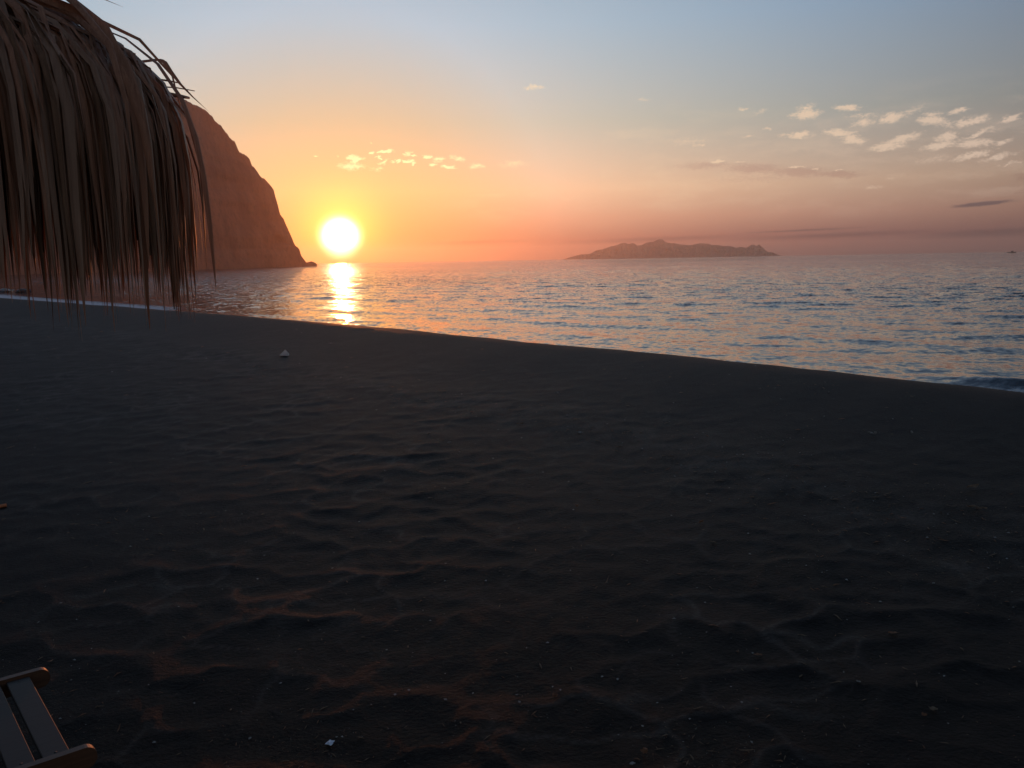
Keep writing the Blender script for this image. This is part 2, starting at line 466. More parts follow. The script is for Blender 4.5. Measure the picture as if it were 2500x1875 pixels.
def sand_z(x, y, fine=True, rims=False):
    t, s = shore(x, y)
    s = s + .28 * gnoise(t * .35, s * .1, 5) + .10 * gnoise(t * 1.3, s * .5, 6)
    q = np.maximum(s + .9, 0)
    fall = np.where(q < 1.2, q * q * .0875, .126 + (q - 1.2) * .21)
    z = -np.minimum(fall, 3.2)
    z = z - .14 * smooth(-s, .3, 4.0) - .050 * np.clip(-s - .5, 0, 13) + .014 * np.clip(-s - 16, 0, 300)     # backshore dips behind the berm, deepened to put the sand in shade; rises inland
    r = np.hypot(x, y)
    z = z + .022 * fbm(x * .22, y * .22, 2, 11) * smooth(-s, .3, 4)
    if fine:
        # trodden hollows with soft rims; smoother towards the crest
        wx = x + .20 * gnoise(x * 1.7, y * 1.7, 21) + .12 * gnoise(x * 4.2, y * 4.2, 24)
        wy = y + .20 * gnoise(x * 1.7, y * 1.7, 22) + .12 * gnoise(x * 4.2, y * 4.2, 25)
        d, e_ = cells(wx * 1.9 + .35 * wy, wy * 3.0, 1)
        m = (.45 + .55 * smooth(gnoise(x * .45, y * .45, 23), -.35, .25)) * (.12 + .88 * smooth(-s, 1.2, 7.0))
        z = z + .036 * (np.minimum(d, .75) ** 2 - .18) * m
        d2, e2 = cells(wx * 4.7 + 7, wy * 5.0 - 3, 2)
        z = z + .012 * (np.minimum(d2, .75) ** 2 - .18) * m
        z = z + .010 * fbm(x * 5, y * 5, 4, 31, .6) * np.clip(3 - r / 12, 0, 1) * (.3 + .7 * smooth(-s, 0, 4))
        # faint step of the last high tide line
        z = z + .035 * smooth(s, -5.2, -4.4) * (1 - smooth(s, -4.2, -1.0)) * (.6 + .8 * gnoise(t * .4, s * .2, 41))
        if rims:      # paler sand colour along the rims of the hollows
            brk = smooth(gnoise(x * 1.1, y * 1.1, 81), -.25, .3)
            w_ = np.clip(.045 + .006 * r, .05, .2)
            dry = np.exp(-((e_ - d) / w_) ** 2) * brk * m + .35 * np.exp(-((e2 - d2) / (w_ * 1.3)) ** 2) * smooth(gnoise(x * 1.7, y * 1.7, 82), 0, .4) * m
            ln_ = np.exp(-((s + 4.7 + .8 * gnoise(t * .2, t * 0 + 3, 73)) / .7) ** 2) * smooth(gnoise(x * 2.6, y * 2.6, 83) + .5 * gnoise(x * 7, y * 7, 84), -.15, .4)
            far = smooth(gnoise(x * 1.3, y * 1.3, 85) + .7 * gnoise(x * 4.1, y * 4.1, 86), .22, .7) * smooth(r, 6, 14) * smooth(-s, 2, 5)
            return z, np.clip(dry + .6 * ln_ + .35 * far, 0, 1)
    return z


def zat(x, y):
    return float(sand_z(np.array([x]), np.array([y]))[0])


# sand: polar sheet, fine in front of the viewer, coarse behind, out to 900 m
rad = np.concatenate([[0.02, .3, .6, .9], np.geomspace(1.15, 75, 640), np.geomspace(80, 900, 26)])
ang = np.concatenate([np.linspace(-38, 38, 470), np.linspace(40, 320, 85)])
ang = np.radians(ang)
RR, AA = np.meshgrid(rad, ang, indexing='ij')
X, Y = RR * np.sin(AA), RR * np.cos(AA)
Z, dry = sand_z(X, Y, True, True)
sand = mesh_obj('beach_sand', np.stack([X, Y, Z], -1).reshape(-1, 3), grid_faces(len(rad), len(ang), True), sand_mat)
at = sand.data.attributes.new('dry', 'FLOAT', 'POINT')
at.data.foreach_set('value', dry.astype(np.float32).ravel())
tag(sand, 'black volcanic sand beach trodden into hollows, falling to the sea', kind='structure')

# sea: polar sheet with real waves near the shore
rad = np.concatenate([np.geomspace(9, 700, 860), np.geomspace(730, 8500, 60)])
ang = np.radians(np.concatenate([np.linspace(-62, -37, 26)[:-1], np.linspace(-37, 37, 560), np.linspace(37, 140, 70)[1:]]))
RR, AA = np.meshgrid(rad, ang, indexing='ij')
X, Y = RR * np.sin(AA), RR * np.cos(AA)
t_, s_ = shore(X, Y)
step = RR * .0052
lat = RR * np.where(np.abs(AA) < R_(37.2), .0023, .026)
step = np.maximum(step, lat)
Zw = np.zeros_like(X)
wr = np.random.default_rng(12)
wind = R_(225 + 12)      # travelling towards the shore
for i in range(54):
    lam = .28 * (11 / .28) ** (i / 53.0) * wr.uniform(.9, 1.1)
    th = wind + wr.normal(0, .55)
    k = 2 * math.pi / lam
    slope = .036 * (1.0 if lam < 1.6 else (1.6 / lam) ** 1.1)
    amp = slope / k
    ph = wr.uniform(0, 6.28)
    fil = np.clip(lam / (2.6 * step) - .6, 0, 1)
    grp = .55 + .9 * np.abs(np.sin(X * .05 * k ** .3 + ph * 3 + Y * .031 * k ** .3))
    Zw += amp * fil * grp * np.sin(k * (X * math.cos(th) + Y * math.sin(th)) + ph)
calm = .22 + .78 * smooth(s_, 8, 60)
Zw = Zw * calm
# low swell lines running into the beach
sw = s_ + 1.2 * gnoise(t_ * .10, s_ * .05, 51)
env = smooth(s_, 8.5, 13) * (1 - smooth(s_, 24, 60)) * (.35 + .9 * np.clip(gnoise(t_ * .09, s_ * .06, 52) + .35, 0, 1.2))
Zw += .06 * env * (np.exp(1.3 * np.sin(2 * math.pi * sw / 5.2)) - 1.2) * .6
# one small wave curling up at the edge, to the right
Zw += .20 * np.exp(-((s_ - 9.6 - .5 * gnoise(t_ * .5, s_ * 0, 53)) / .5) ** 2) * smooth(t_, -8.5, -5.2)
foam = np.clip(1.15 - np.abs(s_ - 6.9) / 1.6, 0, 1) * (.55 + 1.2 * gnoise(t_ * .25, s_ * .9, 54))
foam = foam + np.exp(-((s_ - 8.6) / 1.0) ** 2) * .5 * smooth(t_, -7.5, -5.0)
foam = foam + .8 * np.clip(1 - np.abs(s_ - 10.5) / 4.0, 0, 1) * smooth(-t_, 52, 62)
sea = mesh_obj('sea', np.stack([X, Y, SEA + Zw], -1).reshape(-1, 3), grid_faces(len(rad), len(ang)), sea_mat)
at = sea.data.attributes.new('foam', 'FLOAT', 'POINT')
at.data.foreach_set('value', np.clip(foam, 0, 1).astype(np.float32).ravel())
at = sea.data.attributes.new('chop', 'FLOAT', 'POINT')
at.data.foreach_set('value', (.26 + .74 * smooth(s_, 8, 70)).astype(np.float32).ravel())
tag(sea, 'grey blue rippled sea with the sun glittering on it', kind='structure')


# ------------------------------------------------------------------ headland and island
def ridge(name, sil, dist_pts, slope, back, mat, n_th, n_v, rough_m, fine_th=None, extra=(), jag=0.0):
    """a rocky mass: skyline elevation per azimuth, foot distance per azimuth, steep face, falling back behind"""
    azs, els = np.array([azel(*q) for q in sil]).T
    o = np.argsort(azs)
    azs, els = azs[o], els[o]
    for a_, e_ in extra:
        azs, els = np.append(azs, a_), np.append(els, e_)
    o = np.argsort(azs)
    azs, els = azs[o], els[o]
    th = fine_th if fine_th is not None else np.linspace(azs[0], azs[-1], n_th)
    e = np.interp(th, azs, els)
    e = e + jag * (gnoise(th * 3.1, th * 0, 64) + .6 * gnoise(th * 8.3, th * 0, 65)) * np.clip(e / 1.0, 0, 1)
    d0 = np.interp(th, [q[0] for q in dist_pts], [q[1] for q in dist_pts])
    v = np.linspace(0, 1, n_v)
    TH, Vv = np.meshgrid(th, v, indexing='ij')
    D0, E = d0[:, None], np.radians(np.maximum(e, -.05))[:, None]
    tan_s = math.tan(R_(slope))
    Hc = (EYE[2] - SEA + D0 * np.tan(E)) / (1 - np.tan(E) / tan_s)
    Dc = D0 + Hc / tan_s
    front = v <= .62
    f1 = np.clip(Vv / .62, 0, 1)
    f2 = np.clip((Vv - .62) / .38, 0, 1)
    Dd = D0 + (Dc - D0) * f1 ** 1.0 + f2 * Hc * back
    prof = np.where(front[None, :], .88 * f1 + .12 * f1 ** 2.2, 1 - f2 ** 1.3)
    Hh = Hc * prof
    # gullies and ledges
    ax, zz = TH * .0175 * D0, Hh
    g = fbm(ax * .022, zz * .012, 4, 61) * 1.0 + .45 * fbm(ax * .09, zz * .05, 3, 62)
    led = fbm(ax * .012, zz * .07, 3, 63)
    edge = np.sin(np.pi * np.clip(f1, 0, 1)) ** .7 * (f2 == 0) + (f2 > 0) * np.sin(np.pi * f2)
    sc = np.clip(Hc / 40.0, 0, 1)
    Dd = Dd + rough_m * (g * 2.0 + led * .8) * edge * sc
    xx, yy = Dd * np.sin(np.radians(TH)), Dd * np.cos(np.radians(TH))
    zz = SEA - 1.0 + Hh * (1 + 1.0 / np.maximum(Hc, 1))
    obj = mesh_obj(name, np.stack([xx, yy, zz], -1).reshape(-1, 3), grid_faces(len(th), n_v), mat)
    return obj


sil = [(0, 152), (100, 158), (200, 170), (320, 198), (400, 218), (440, 236), (496, 265), (520, 287), (542, 310), (552, 322), (561, 339), (567, 342), (573, 348), (578, 357), (582, 368), (596, 377), (608, 388), (615, 402),
       (623, 412), (631, 423), (638, 431), (645, 435), (652, 441), (660, 450), (668, 462), (673, 481), (679, 501), (682, 515), (684, 524), (692, 533), (698, 550), (707, 567), (716, 586), (721, 599),
       (724, 602), (731, 608), (734, 620), (736, 625), (742, 633), (748, 641), (753, 640), (760, 637.5), (764, 639), (769, 641), (774, 645), (780, 648), (784, 650)]
thv = np.concatenate([np.linspace(-80, -31, 60)[:-1], np.linspace(-31, -20, 160)[:-1], np.linspace(-20, -12.55, 330)])
head = ridge('headland', sil, [(-80, 300), (-50, 330), (-32, 430), (-26.5, 520), (-22, 590), (-18, 690), (-13.6, 800), (-12.9, 860), (-12.5, 900)],
             62, 1.0, rock_mat, 0, 96, 9.0, thv, [(-80, 11), (-55, 13), (-40, 14), (-34, 13.6)], .14)
tag(head, 'steep dark rocky headland falling to the sea beside the sun', kind='structure')

isl = [(1350 + x / 3.687, 520 + y / 3.687) for x, y in [(90, 418), (130, 405), (190, 388), (250, 372), (330, 368), (360, 352), (390, 335), (450, 325), (520, 300), (575, 290), (600, 276), (620, 268), (650, 268), (680, 278), (700, 274), (715, 268),
       (735, 276), (760, 292), (795, 290), (840, 265), (870, 261), (905, 258), (920, 248), (945, 238), (985, 237), (1000, 248), (1015, 262), (1060, 270), (1100, 272), (1140, 281), (1180, 285), (1245, 290), (1280, 278), (1330, 272),
       (1400, 275), (1430, 287), (1490, 288), (1530, 296), (1600, 298), (1650, 312), (1690, 303), (1735, 313), (1785, 285), (1815, 283), (1828, 297), (1855, 280), (1890, 312), (1915, 336), (1935, 350), (1975, 352), (2020, 372), (2060, 384)]]
island = ridge('island', isl, [(0, 5300), (10, 5100), (20, 5300)], 32, 2.2, rock_mat, 500, 40, 36.0)
tag(island, 'long mountainous island on the horizon, faded mauve by haze', kind='structure')

# ------------------------------------------------------------------ haze
hz_m = bpy.data.materials.new('sea_haze')
hz_m.use_nodes = True
hn = hz_m.node_tree
hn.nodes.remove(hn.nodes['Principled BSDF'])
pvn = hn.nodes.new('ShaderNodeVolumePrincipled')
pvn.inputs['Color'].default_value = (.94, .82, .74, 1)
pvn.inputs['Density'].default_value = 1.5e-4
pvn.inputs['Anisotropy'].default_value = .79
hn.links.new(pvn.outputs[0], hn.nodes['Material Output'].inputs['Volume'])
L, zb, zt = 9000.0, SEA - 4.5, max(v.co.z for o_ in (head, island) for v in o_.data.vertices) + 6.0
hz = mesh_obj('haze', [(x, y, z) for z in (zb, zt) for x, y in ((-L, -L), (L, -L), (L, L), (-L, L))],
              [(0, 3, 2, 1), (4, 5, 6, 7), (0, 1, 5, 4), (1, 2, 6, 5), (2, 3, 7, 6), (3, 0, 4, 7)], hz_m, smooth_shade=False)
tag(hz, 'thin warm sea haze over the whole bay', kind='stuff')


# ------------------------------------------------------------------ thatched umbrella
UC = np.array([-2.16, 2.37])
UR, UZ, UA, UB = 1.15, 2.525, .20, .135
ub = zat(*UC)
umb = empty('thatched_umbrella', (UC[0], UC[1], ub))
tag(umb, 'palm thatched beach umbrella with a ragged hanging fringe, top left', 'umbrella')


def cone_z(r):
    return UZ - UA * r - UB * r * r


def leaf_mesh(path, nrm, w0, fold=.28, twist=0.0, taper=2.2):
    path = np.asarray(path)
    n = len(path)
    V, Fc = [], []
    for i in range(n):
        tt = i / (n - 1)
        d = path[min(i + 1, n - 1)] - path[max(i - 1, 0)]
        d = d / (np.linalg.norm(d) + 1e-9)
        N = nrm[i] - d * (nrm[i] @ d)
        N = N / (np.linalg.norm(N) + 1e-9)
        S = np.cross(d, N)
        a_ = twist * tt
        S, N = S * math.cos(a_) + N * math.sin(a_), N * math.cos(a_) - S * math.sin(a_)
        w = w0 * .5 * min(1.0, .45 + tt * 3.0) * max(1 - tt ** taper, .03)
        V += [path[i] - S * w, path[i] + N * w * fold * 2, path[i] + S * w]
        if i:
            k = 3 * (i - 1)
            Fc += [(k, k + 1, k + 4, k + 3), (k + 1, k + 2, k + 5, k + 4)]
    return V, Fc


def hang_path(phi, r0, yaw, Ln, lift, n, rg, stiff):
    """a blade laid down the roof that bends over the rim and hangs"""
    pos = np.array([r0 * math.cos(phi), r0 * math.sin(phi), cone_z(r0) + lift])
    sl = -(UA + 2 * UB * r0)
    d = np.array([math.cos(phi + yaw), math.sin(phi + yaw), sl * math.cos(yaw) + rg.normal(0, .05)])
    d /= np.linalg.norm(d)
    ds = Ln / n
    P, N = [pos.copy()], [np.array([.35 * math.cos(phi), .35 * math.sin(phi), 1.0])]
    for i in range(n):
        r = math.hypot(pos[0], pos[1])
        over = 2.1 if r > UR * .90 else .12
        d = d + np.array([0, 0, -1.0]) * ds * stiff * over
        if r > UR * 1.0:                      # gravity stops the outward run
            d[:2] *= max(0.0, 1 - ds * stiff * 1.6)
        d[:2] += rg.normal(0, .018 if r < UR else .034, 2)
        d /= np.linalg.norm(d)
        pos = pos + d * ds
        r = math.hypot(pos[0], pos[1])
        if r < UR and pos[2] < cone_z(r) + lift * .8:
            pos[2] = cone_z(r) + lift * .8
        ph = math.atan2(pos[1], pos[0])
        up = max(0.12, -0.0 + (1.0 - abs(d[2])))
        P.append(pos.copy())
        N.append(np.array([math.cos(ph), math.sin(ph), up * 1.2]))
    # blades are cut off at fringe length
    zmin = 1.455 + abs(rg.normal(0, .12)) + .05 * math.sin(phi * 9) + .03 * math.sin(phi * 23)
    P, N = np.array(P), np.array(N)
    if P[-1, 2] < zmin:
        tcut = np.interp(-zmin, -P[:, 2], np.arange(n + 1))
        q = np.linspace(0, tcut, n + 1)
        P = np.stack([np.interp(q, np.arange(n + 1), P[:, k]) for k in range(3)], -1)
        N = np.stack([np.interp(q, np.arange(n + 1), N[:, k]) for k in range(3)], -1)
    return P, N


lrg = np.random.default_rng(21)
uz = np.array([0, 0, -ub])
leaves = []
def add_leaf(layer, phi, r0, yaw, Ln, lift, w, stiff):
    P, N = hang_path(phi, r0, yaw, Ln, lift, 8, lrg, stiff)
    V, Fc = leaf_mesh(P, N, w, lrg.uniform(.1, .4), lrg.normal(0, .7), lrg.uniform(1.8, 4.0))
    leaves.append((layer, phi, np.asarray(V) + uz, Fc, P))
for k in range(2100):      # fringe, started near the rim
    add_leaf(0, lrg.uniform(0, 2 * math.pi), lrg.uniform(.80, 1.08), lrg.normal(0, .25), lrg.uniform(.60, 1.10), lrg.uniform(.0, .03), lrg.uniform(.012, .030), lrg.uniform(3.0, 6.0))
for k in range(1500):      # middle of the roof
    add_leaf(1, lrg.uniform(0, 2 * math.pi), lrg.uniform(.40, 1.0), lrg.normal(0, .30), lrg.uniform(.6, 1.15), lrg.uniform(.01, .05), lrg.uniform(.014, .034), lrg.uniform(2.2, 5.0))
for k in range(700):       # top
    add_leaf(2, lrg.uniform(0, 2 * math.pi), lrg.uniform(.05, .55), lrg.normal(0, .35), lrg.uniform(.5, 1.2), lrg.uniform(.02, .06), lrg.uniform(.014, .036), lrg.uniform(1.8, 4.0))
for k in range(330):       # outermost long blades, facing the viewer's side
    add_leaf(3, R_(lrg.uniform(-125, 75)), lrg.uniform(.15, 1.1), lrg.normal(.22, .40), lrg.uniform(.75, 1.35), lrg.uniform(.045, .085), lrg.uniform(.016, .040), lrg.uniform(1.6, 4.2))
main = [l for l in leaves if l[0] == 3][:285]
rest = [l for l in leaves if l[0] != 3]
for i, l in enumerate(main):
    mesh_obj('palm_leaf', l[2], l[3], leaf_mat2 if i % 3 == 0 else leaf_mat, umb)
V, Fc, base, mi = [], [], 0, []
for i, l in enumerate(rest):
    V.append(l[2])
    Fc += [tuple(q + base for q in f) for f in l[3]]
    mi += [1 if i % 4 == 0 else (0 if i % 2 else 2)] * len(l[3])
    base += len(l[2])
th = mesh_obj('thatch', np.concatenate(V), np.array(Fc), None, umb, True, [leaf_mat, leaf_mat2, thatch_mat], mi)
tag(th, kind='stuff')
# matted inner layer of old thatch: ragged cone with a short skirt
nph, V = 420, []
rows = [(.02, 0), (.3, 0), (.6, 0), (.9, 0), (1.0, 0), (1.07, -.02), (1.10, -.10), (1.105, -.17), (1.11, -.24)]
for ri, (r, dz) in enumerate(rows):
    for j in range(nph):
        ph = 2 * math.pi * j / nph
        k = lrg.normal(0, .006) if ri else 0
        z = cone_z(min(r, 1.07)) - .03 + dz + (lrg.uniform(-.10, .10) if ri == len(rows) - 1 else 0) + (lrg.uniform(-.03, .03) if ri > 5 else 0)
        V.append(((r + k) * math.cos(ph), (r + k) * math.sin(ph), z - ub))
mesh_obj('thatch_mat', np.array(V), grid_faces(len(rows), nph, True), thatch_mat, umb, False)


def tube(path, rads, ns=8, cap=True):
    path = np.asarray(path, float)
    V, Fc = [], []
    for i, p in enumerate(path):
        d = path[min(i + 1, len(path) - 1)] - path[max(i - 1, 0)]
        d /= np.linalg.norm(d)
        a_ = np.cross(d, [0, 0, 1.0])
        if np.linalg.norm(a_) < .1:
            a_ = np.cross(d, [1.0, 0, 0])
        a_ /= np.linalg.norm(a_)
        b_ = np.cross(d, a_)
        for j in range(ns):
            q = 2 * math.pi * j / ns
            V.append(p + rads[i] * (a_ * math.cos(q) + b_ * math.sin(q)))
        if i:
            for j in range(ns):
                k = (i - 1) * ns
                Fc.append((k + j, k + (j + 1) % ns, k + ns + (j + 1) % ns, k + ns + j))
    if cap:
        Fc.append(tuple(range(ns))[::-1])
        Fc.append(tuple(range(len(V) - ns, len(V))))
    return V, Fc


pz = np.linspace(-.35, cone_z(0) - ub - .02, 7)
V, Fc = tube([(.006 * math.sin(3 * z), .006 * math.cos(2 * z), z) for z in pz], np.linspace(.062, .048, 7), 12)
mesh_obj('pole', V, Fc, pole_mat, umb)
for k in range(8):         # rafters under the thatch
    ph = 2 * math.pi * k / 8 + .2
    V, Fc = tube([(r * math.cos(ph), r * math.sin(ph), cone_z(r) - .085 - ub) for r in (.05, .6, 1.06)], (.022, .02, .016), 6)
    mesh_obj('rafter', V, Fc, pole_mat, umb)
# broken stems sticking out along the skyline, and one kinked blade
UO = np.array([UC[0], UC[1], ub])
for pts, r0 in (([(20, -8), (90, 10), (132, 19)], .003), ([(30, 6), (110, 22), (160, 31)], .0035), ([(130, 66), (215, 78), (240, 87)], .003), ([(330, 186), (410, 197), (435, 202)], .0035),
                ([(340, 208), (430, 214), (475, 222)], .0025), ([(370, 222), (440, 235), (461, 239)], .0075), ([(60, -14), (108, 6), (120, 4)], .0025), ([(160, 60), (212, 82), (222, 90)], .003)):
    P = [depth(x, y, 2.9 + .07 * i) - UO for i, (x, y) in enumerate(pts)]
    V, Fc = tube(P, [r0, r0 * .9, r0 * .6], 6)
    mesh_obj('broken_stem', V, Fc, leaf_mat, umb)
P = [depth(x, y, d_) - UO for x, y, d_ in ((240, 168, 2.95), (335, 152, 3.02), (375, 147, 3.03), (393, 147, 3.0), (402, 152, 2.99), (418, 176, 2.98), (440, 205, 2.97), (470, 236, 2.96), (508, 271, 2.95))]
V, Fc = leaf_mesh(P, [np.array([.1, -.75, .65])] * len(P), .020, .25, .5, 3.0)
mesh_obj('palm_leaf', V, Fc, leaf_mat, umb)

# ------------------------------------------------------------------ wooden sun lounger (foot end in view)
LTOP = -.24
corner = ground(172, 1834, LTOP)     # where the last slat meets the near rail
sdir = np.array([.63, -.777])       # along the slats, towards the viewer
rdir = np.array([-.777, -.63])      # along the rails, away to the left
WID = .80
lo = corner[:2] - sdir * WID        # far rail, last slat corner
rz = math.atan2(rdir[1], rdir[0])
lz = min(zat(corner[0], corner[1]), zat(lo[0], lo[1]))
lounger = empty('sun_lounger', (lo[0], lo[1], lz), rz)
tag(lounger, 'slatted wooden sun lounger, rounded rail ends poking in at bottom left', 'sun lounger')
ztop = LTOP - lz
# local frame: +x along the rails (away), width along +y or -y
ysgn = 1.0 if (-rdir[1] * sdir[0] + rdir[0] * sdir[1]) > 0 else -1.0


def box_mesh(x0, x1, y0, y1, z0, z1, bev=.004):
    import bmesh
    bm = bmesh.new()
    r = bmesh.ops.create_cube(bm, size=1.0)
    for v in bm.verts:
        v.co = ((x0 + x1) / 2 + v.co.x * (x1 - x0), (y0 + y1) / 2 + v.co.y * (y1 - y0), (z0 + z1) / 2 + v.co.z * (z1 - z0))
    if bev:
        bmesh.ops.bevel(bm, geom=bm.edges[:], offset=bev, segments=1, affect='EDGES')
    V = np.array([v.co[:] for v in bm.verts])
    bm.verts.index_update()
    Fc = [tuple(v.index for v in f.verts) for f in bm.faces]
    bm.free()
    return V, Fc


LEN, SW, PITCH = 1.9, .092, .117
for k in range(17):
    x0 = k * PITCH
    y0, y1 = sorted((ysgn * .004, ysgn * (WID - .004)))
    V, Fc = box_mesh(x0, x0 + SW, y0, y1, ztop - .020, ztop, .003)
    sl = mesh_obj('slat', V, Fc, slat_mat, lounger, False)
    for yy in (.03, WID - .03):
        V, Fc = tube([(x0 + SW / 2, ysgn * yy, ztop - .004), (x0 + SW / 2, ysgn * yy, ztop + .0015)], (.006, .0055), 8)
        mesh_obj('screw', V, Fc, screw_mat, sl)
for y in (-.020, WID + .020):            # side rails with rounded foot ends
    prof = [(LEN, ztop - .075), (LEN, ztop + .012)]
    top, bot, x_end, rr = ztop + .012, ztop - .075, -.085, .040
    for q in np.linspace(90, 180, 7):
        prof.append((x_end + rr + rr * math.cos(R_(q)), top - rr + rr * math.sin(R_(q))))
    for q in np.linspace(180, 270, 7):
        prof.append((x_end + rr + rr * math.cos(R_(q)), bot + rr + rr * math.sin(R_(q))))
    n = len(prof)
    V = [(x, ysgn * y - .016, z) for x, z in prof] + [(x, ysgn * y + .016, z) for x, z in prof]
    Fc = [tuple(range(n)), tuple(range(2 * n - 1, n - 1, -1))] + [(i, n + i, n + (i + 1) % n, (i + 1) % n) for i in range(n)]
    ra = mesh_obj('side_rail', V, Fc, rail_mat, lounger, False)
for x in (.16, LEN - .25):
    for y in (.015, WID - .015):
        y0, y1 = sorted((ysgn * (y - .022), ysgn * (y + .022)))
        V, Fc = box_mesh(x, x + .06, y0, y1, -.04, ztop - .021, .003)
        mesh_obj('leg', V, Fc, rail_mat, lounger, False)

# ------------------------------------------------------------------ boat on the horizon
ba = R_(azel(2470, 611)[0])
BD = 2000.0
boat = empty('fishing_boat', (BD * math.sin(ba), BD * math.cos(ba), SEA), -ba)
tag(boat, 'tiny dark fishing boat on the horizon at far right', 'boat')
st = []
for x, w, z0, z1 in ((-7.5, 1.7, -.4, 1.7), (-4, 2.1, -.6, 1.5), (0, 2.2, -.6, 1.45), (4, 1.8, -.6, 1.7), (6.5, .8, -.3, 2.2), (8, .05, .6, 2.7)):
    st += [(x, -w, z1), (x, -w * .7, z0), (x, w * .7, z0), (x, w, z1)]
Fc = []
for i in range(5):
    for j in range(4):
        Fc.append((4 * i + j, 4 * i + (j + 1) % 4, 4 * i + 4 + (j + 1) % 4, 4 * i + 4 + j))
Fc += [(0, 1, 2, 3), (23, 22, 21, 20)]
mesh_obj('hull', st, Fc, hull_mat, boat, False)
V, Fc = box_mesh(-1.2, 3.4, -1.3, 1.3, 1.3, 3.9, .15)
mesh_obj('cabin', V, Fc, cabin_mat, boat, False)
V, Fc = box_mesh(-1.6, 3.8, -1.5, 1.5, 3.9, 4.1, .05)
mesh_obj('cabin_roof', V, Fc, hull_mat, boat, False)
V, Fc = tube([(1.5, 0, 4.0), (1.5, 0, 6.2)], (.12, .08), 6)
mesh_obj('mast', V, Fc, hull_mat, boat, False)


# ------------------------------------------------------------------ rocks in the shallows
def rock(name, x, y, z, sx_, sy_, sz_, seed, mat, label, cat, group=None):
    import bmesh
    bm = bmesh.new()
    bmesh.ops.create_icosphere(bm, subdivisions=3, radius=1.0)
    P = np.array([v.co[:] for v in bm.verts])
    n = gnoise(P[:, 0] * 1.6 + seed, P[:, 1] * 1.6 + P[:, 2], seed) * .5 + gnoise(P[:, 0] * 4 + P[:, 2] * 3, P[:, 1] * 4 + seed, seed + 2) * .22
    P = P * (1 + n[:, None]) * np.array([sx_, sy_, sz_])
    Fc = [tuple(v.index for v in f.verts) for f in bm.faces]
    bm.free()
    o = mesh_obj(name, P, Fc, mat, None, False)
    o.location = (x, y, z)
    o.rotation_euler = (0, 0, seed)
    return tag(o, label, cat, group)


sea_rock_mat = simple_mat('wet_dark_rock', (.02, .018, .017), (.05, .042, .038), 2, .5, .5, .05, spec=.5)
g = ground(60, 714, SEA)
rock('sea_rock', g[0], g[1], SEA + .05, 1.0, .7, .42, 3, sea_rock_mat, 'dark rock in the shallows seen under the thatch fringe, right of the bigger one', 'rock')
g = ground(14, 712, SEA)
rock('sea_rock', g[0], g[1], SEA + .02, 2.4, .9, .36, 5, sea_rock_mat, 'longer low dark rock in the shallows at the left edge', 'rock')


# ------------------------------------------------------------------ litter on the sand
def on_sand(px, py):
    p_ = ground(px, py, 0.0)
    for _ in range(6):
        p_ = ground(px, py, zat(p_[0], p_[1]))
    return p_


def scrap(name, px, py, V, Fc, mat, rz, label, cat, group=None, sink=.004, smooth_=False):
    p_ = on_sand(px, py)
    o = mesh_obj(name, V, Fc, mat, None, smooth_)
    zs = [zat(p_[0] + v[0], p_[1] + v[1]) for v in np.asarray(V)[:6]]
    o.location = (p_[0], p_[1], zat(p_[0], p_[1]) - sink)
    o.rotation_euler = (0, 0, rz)
    return tag(o, label, cat, group)


# folded paper standing like a small tent
d_ = np.linalg.norm(on_sand(695, 866)[:2])
u = d_ / FPX
V = [(-10.5 * u, 0, 2 * u), (8 * u, -3 * u, -1 * u), (9 * u, 4 * u, 4 * u), (1.5 * u, 1 * u, 13.5 * u), (-6 * u, 7 * u, 0), (4 * u, -2 * u, 1.5 * u), (7.2 * u, 0, 5 * u)]
V = [(x * 1.15, y * 1.15, z * 1.15) for x, y, z in V]
Fc = [(0, 5, 3), (5, 6, 3), (5, 1, 6), (1, 2, 6), (6, 2, 3), (2, 4, 3), (4, 0, 3), (0, 4, 2, 1, 5)]
scrap('folded_paper', 695, 869, V, Fc, paper_mat, 0, 'white scrap of folded paper standing up like a little tent on the sand', 'paper')


def crumple(seed, L_, W_, H_, n=7, m=4):
    g_ = np.random.default_rng(seed)
    xs, ys = np.linspace(-.5, .5, n), np.linspace(-.5, .5, m)
    V = []
    for i in range(n):
        for j in range(m):
            e = 1 - .5 * abs(xs[i]) * 2 * abs(ys[j]) * 2
            V.append((L_ * xs[i] * e + g_.normal(0, L_ * .04), W_ * ys[j] * e * (1 - 1.2 * abs(xs[i]) ** 2) + g_.normal(0, W_ * .06), H_ * (.45 + .5 * g_.random())))
    return V, [tuple(int(q) for q in f) for f in grid_faces(n, m)]


V, Fc = crumple(5, .055, .04, .018)
scrap('plastic_scrap', 805, 1817, V, Fc, plastic_mat, .5, 'crumpled pale blue plastic scrap near the bottom edge', 'scrap')
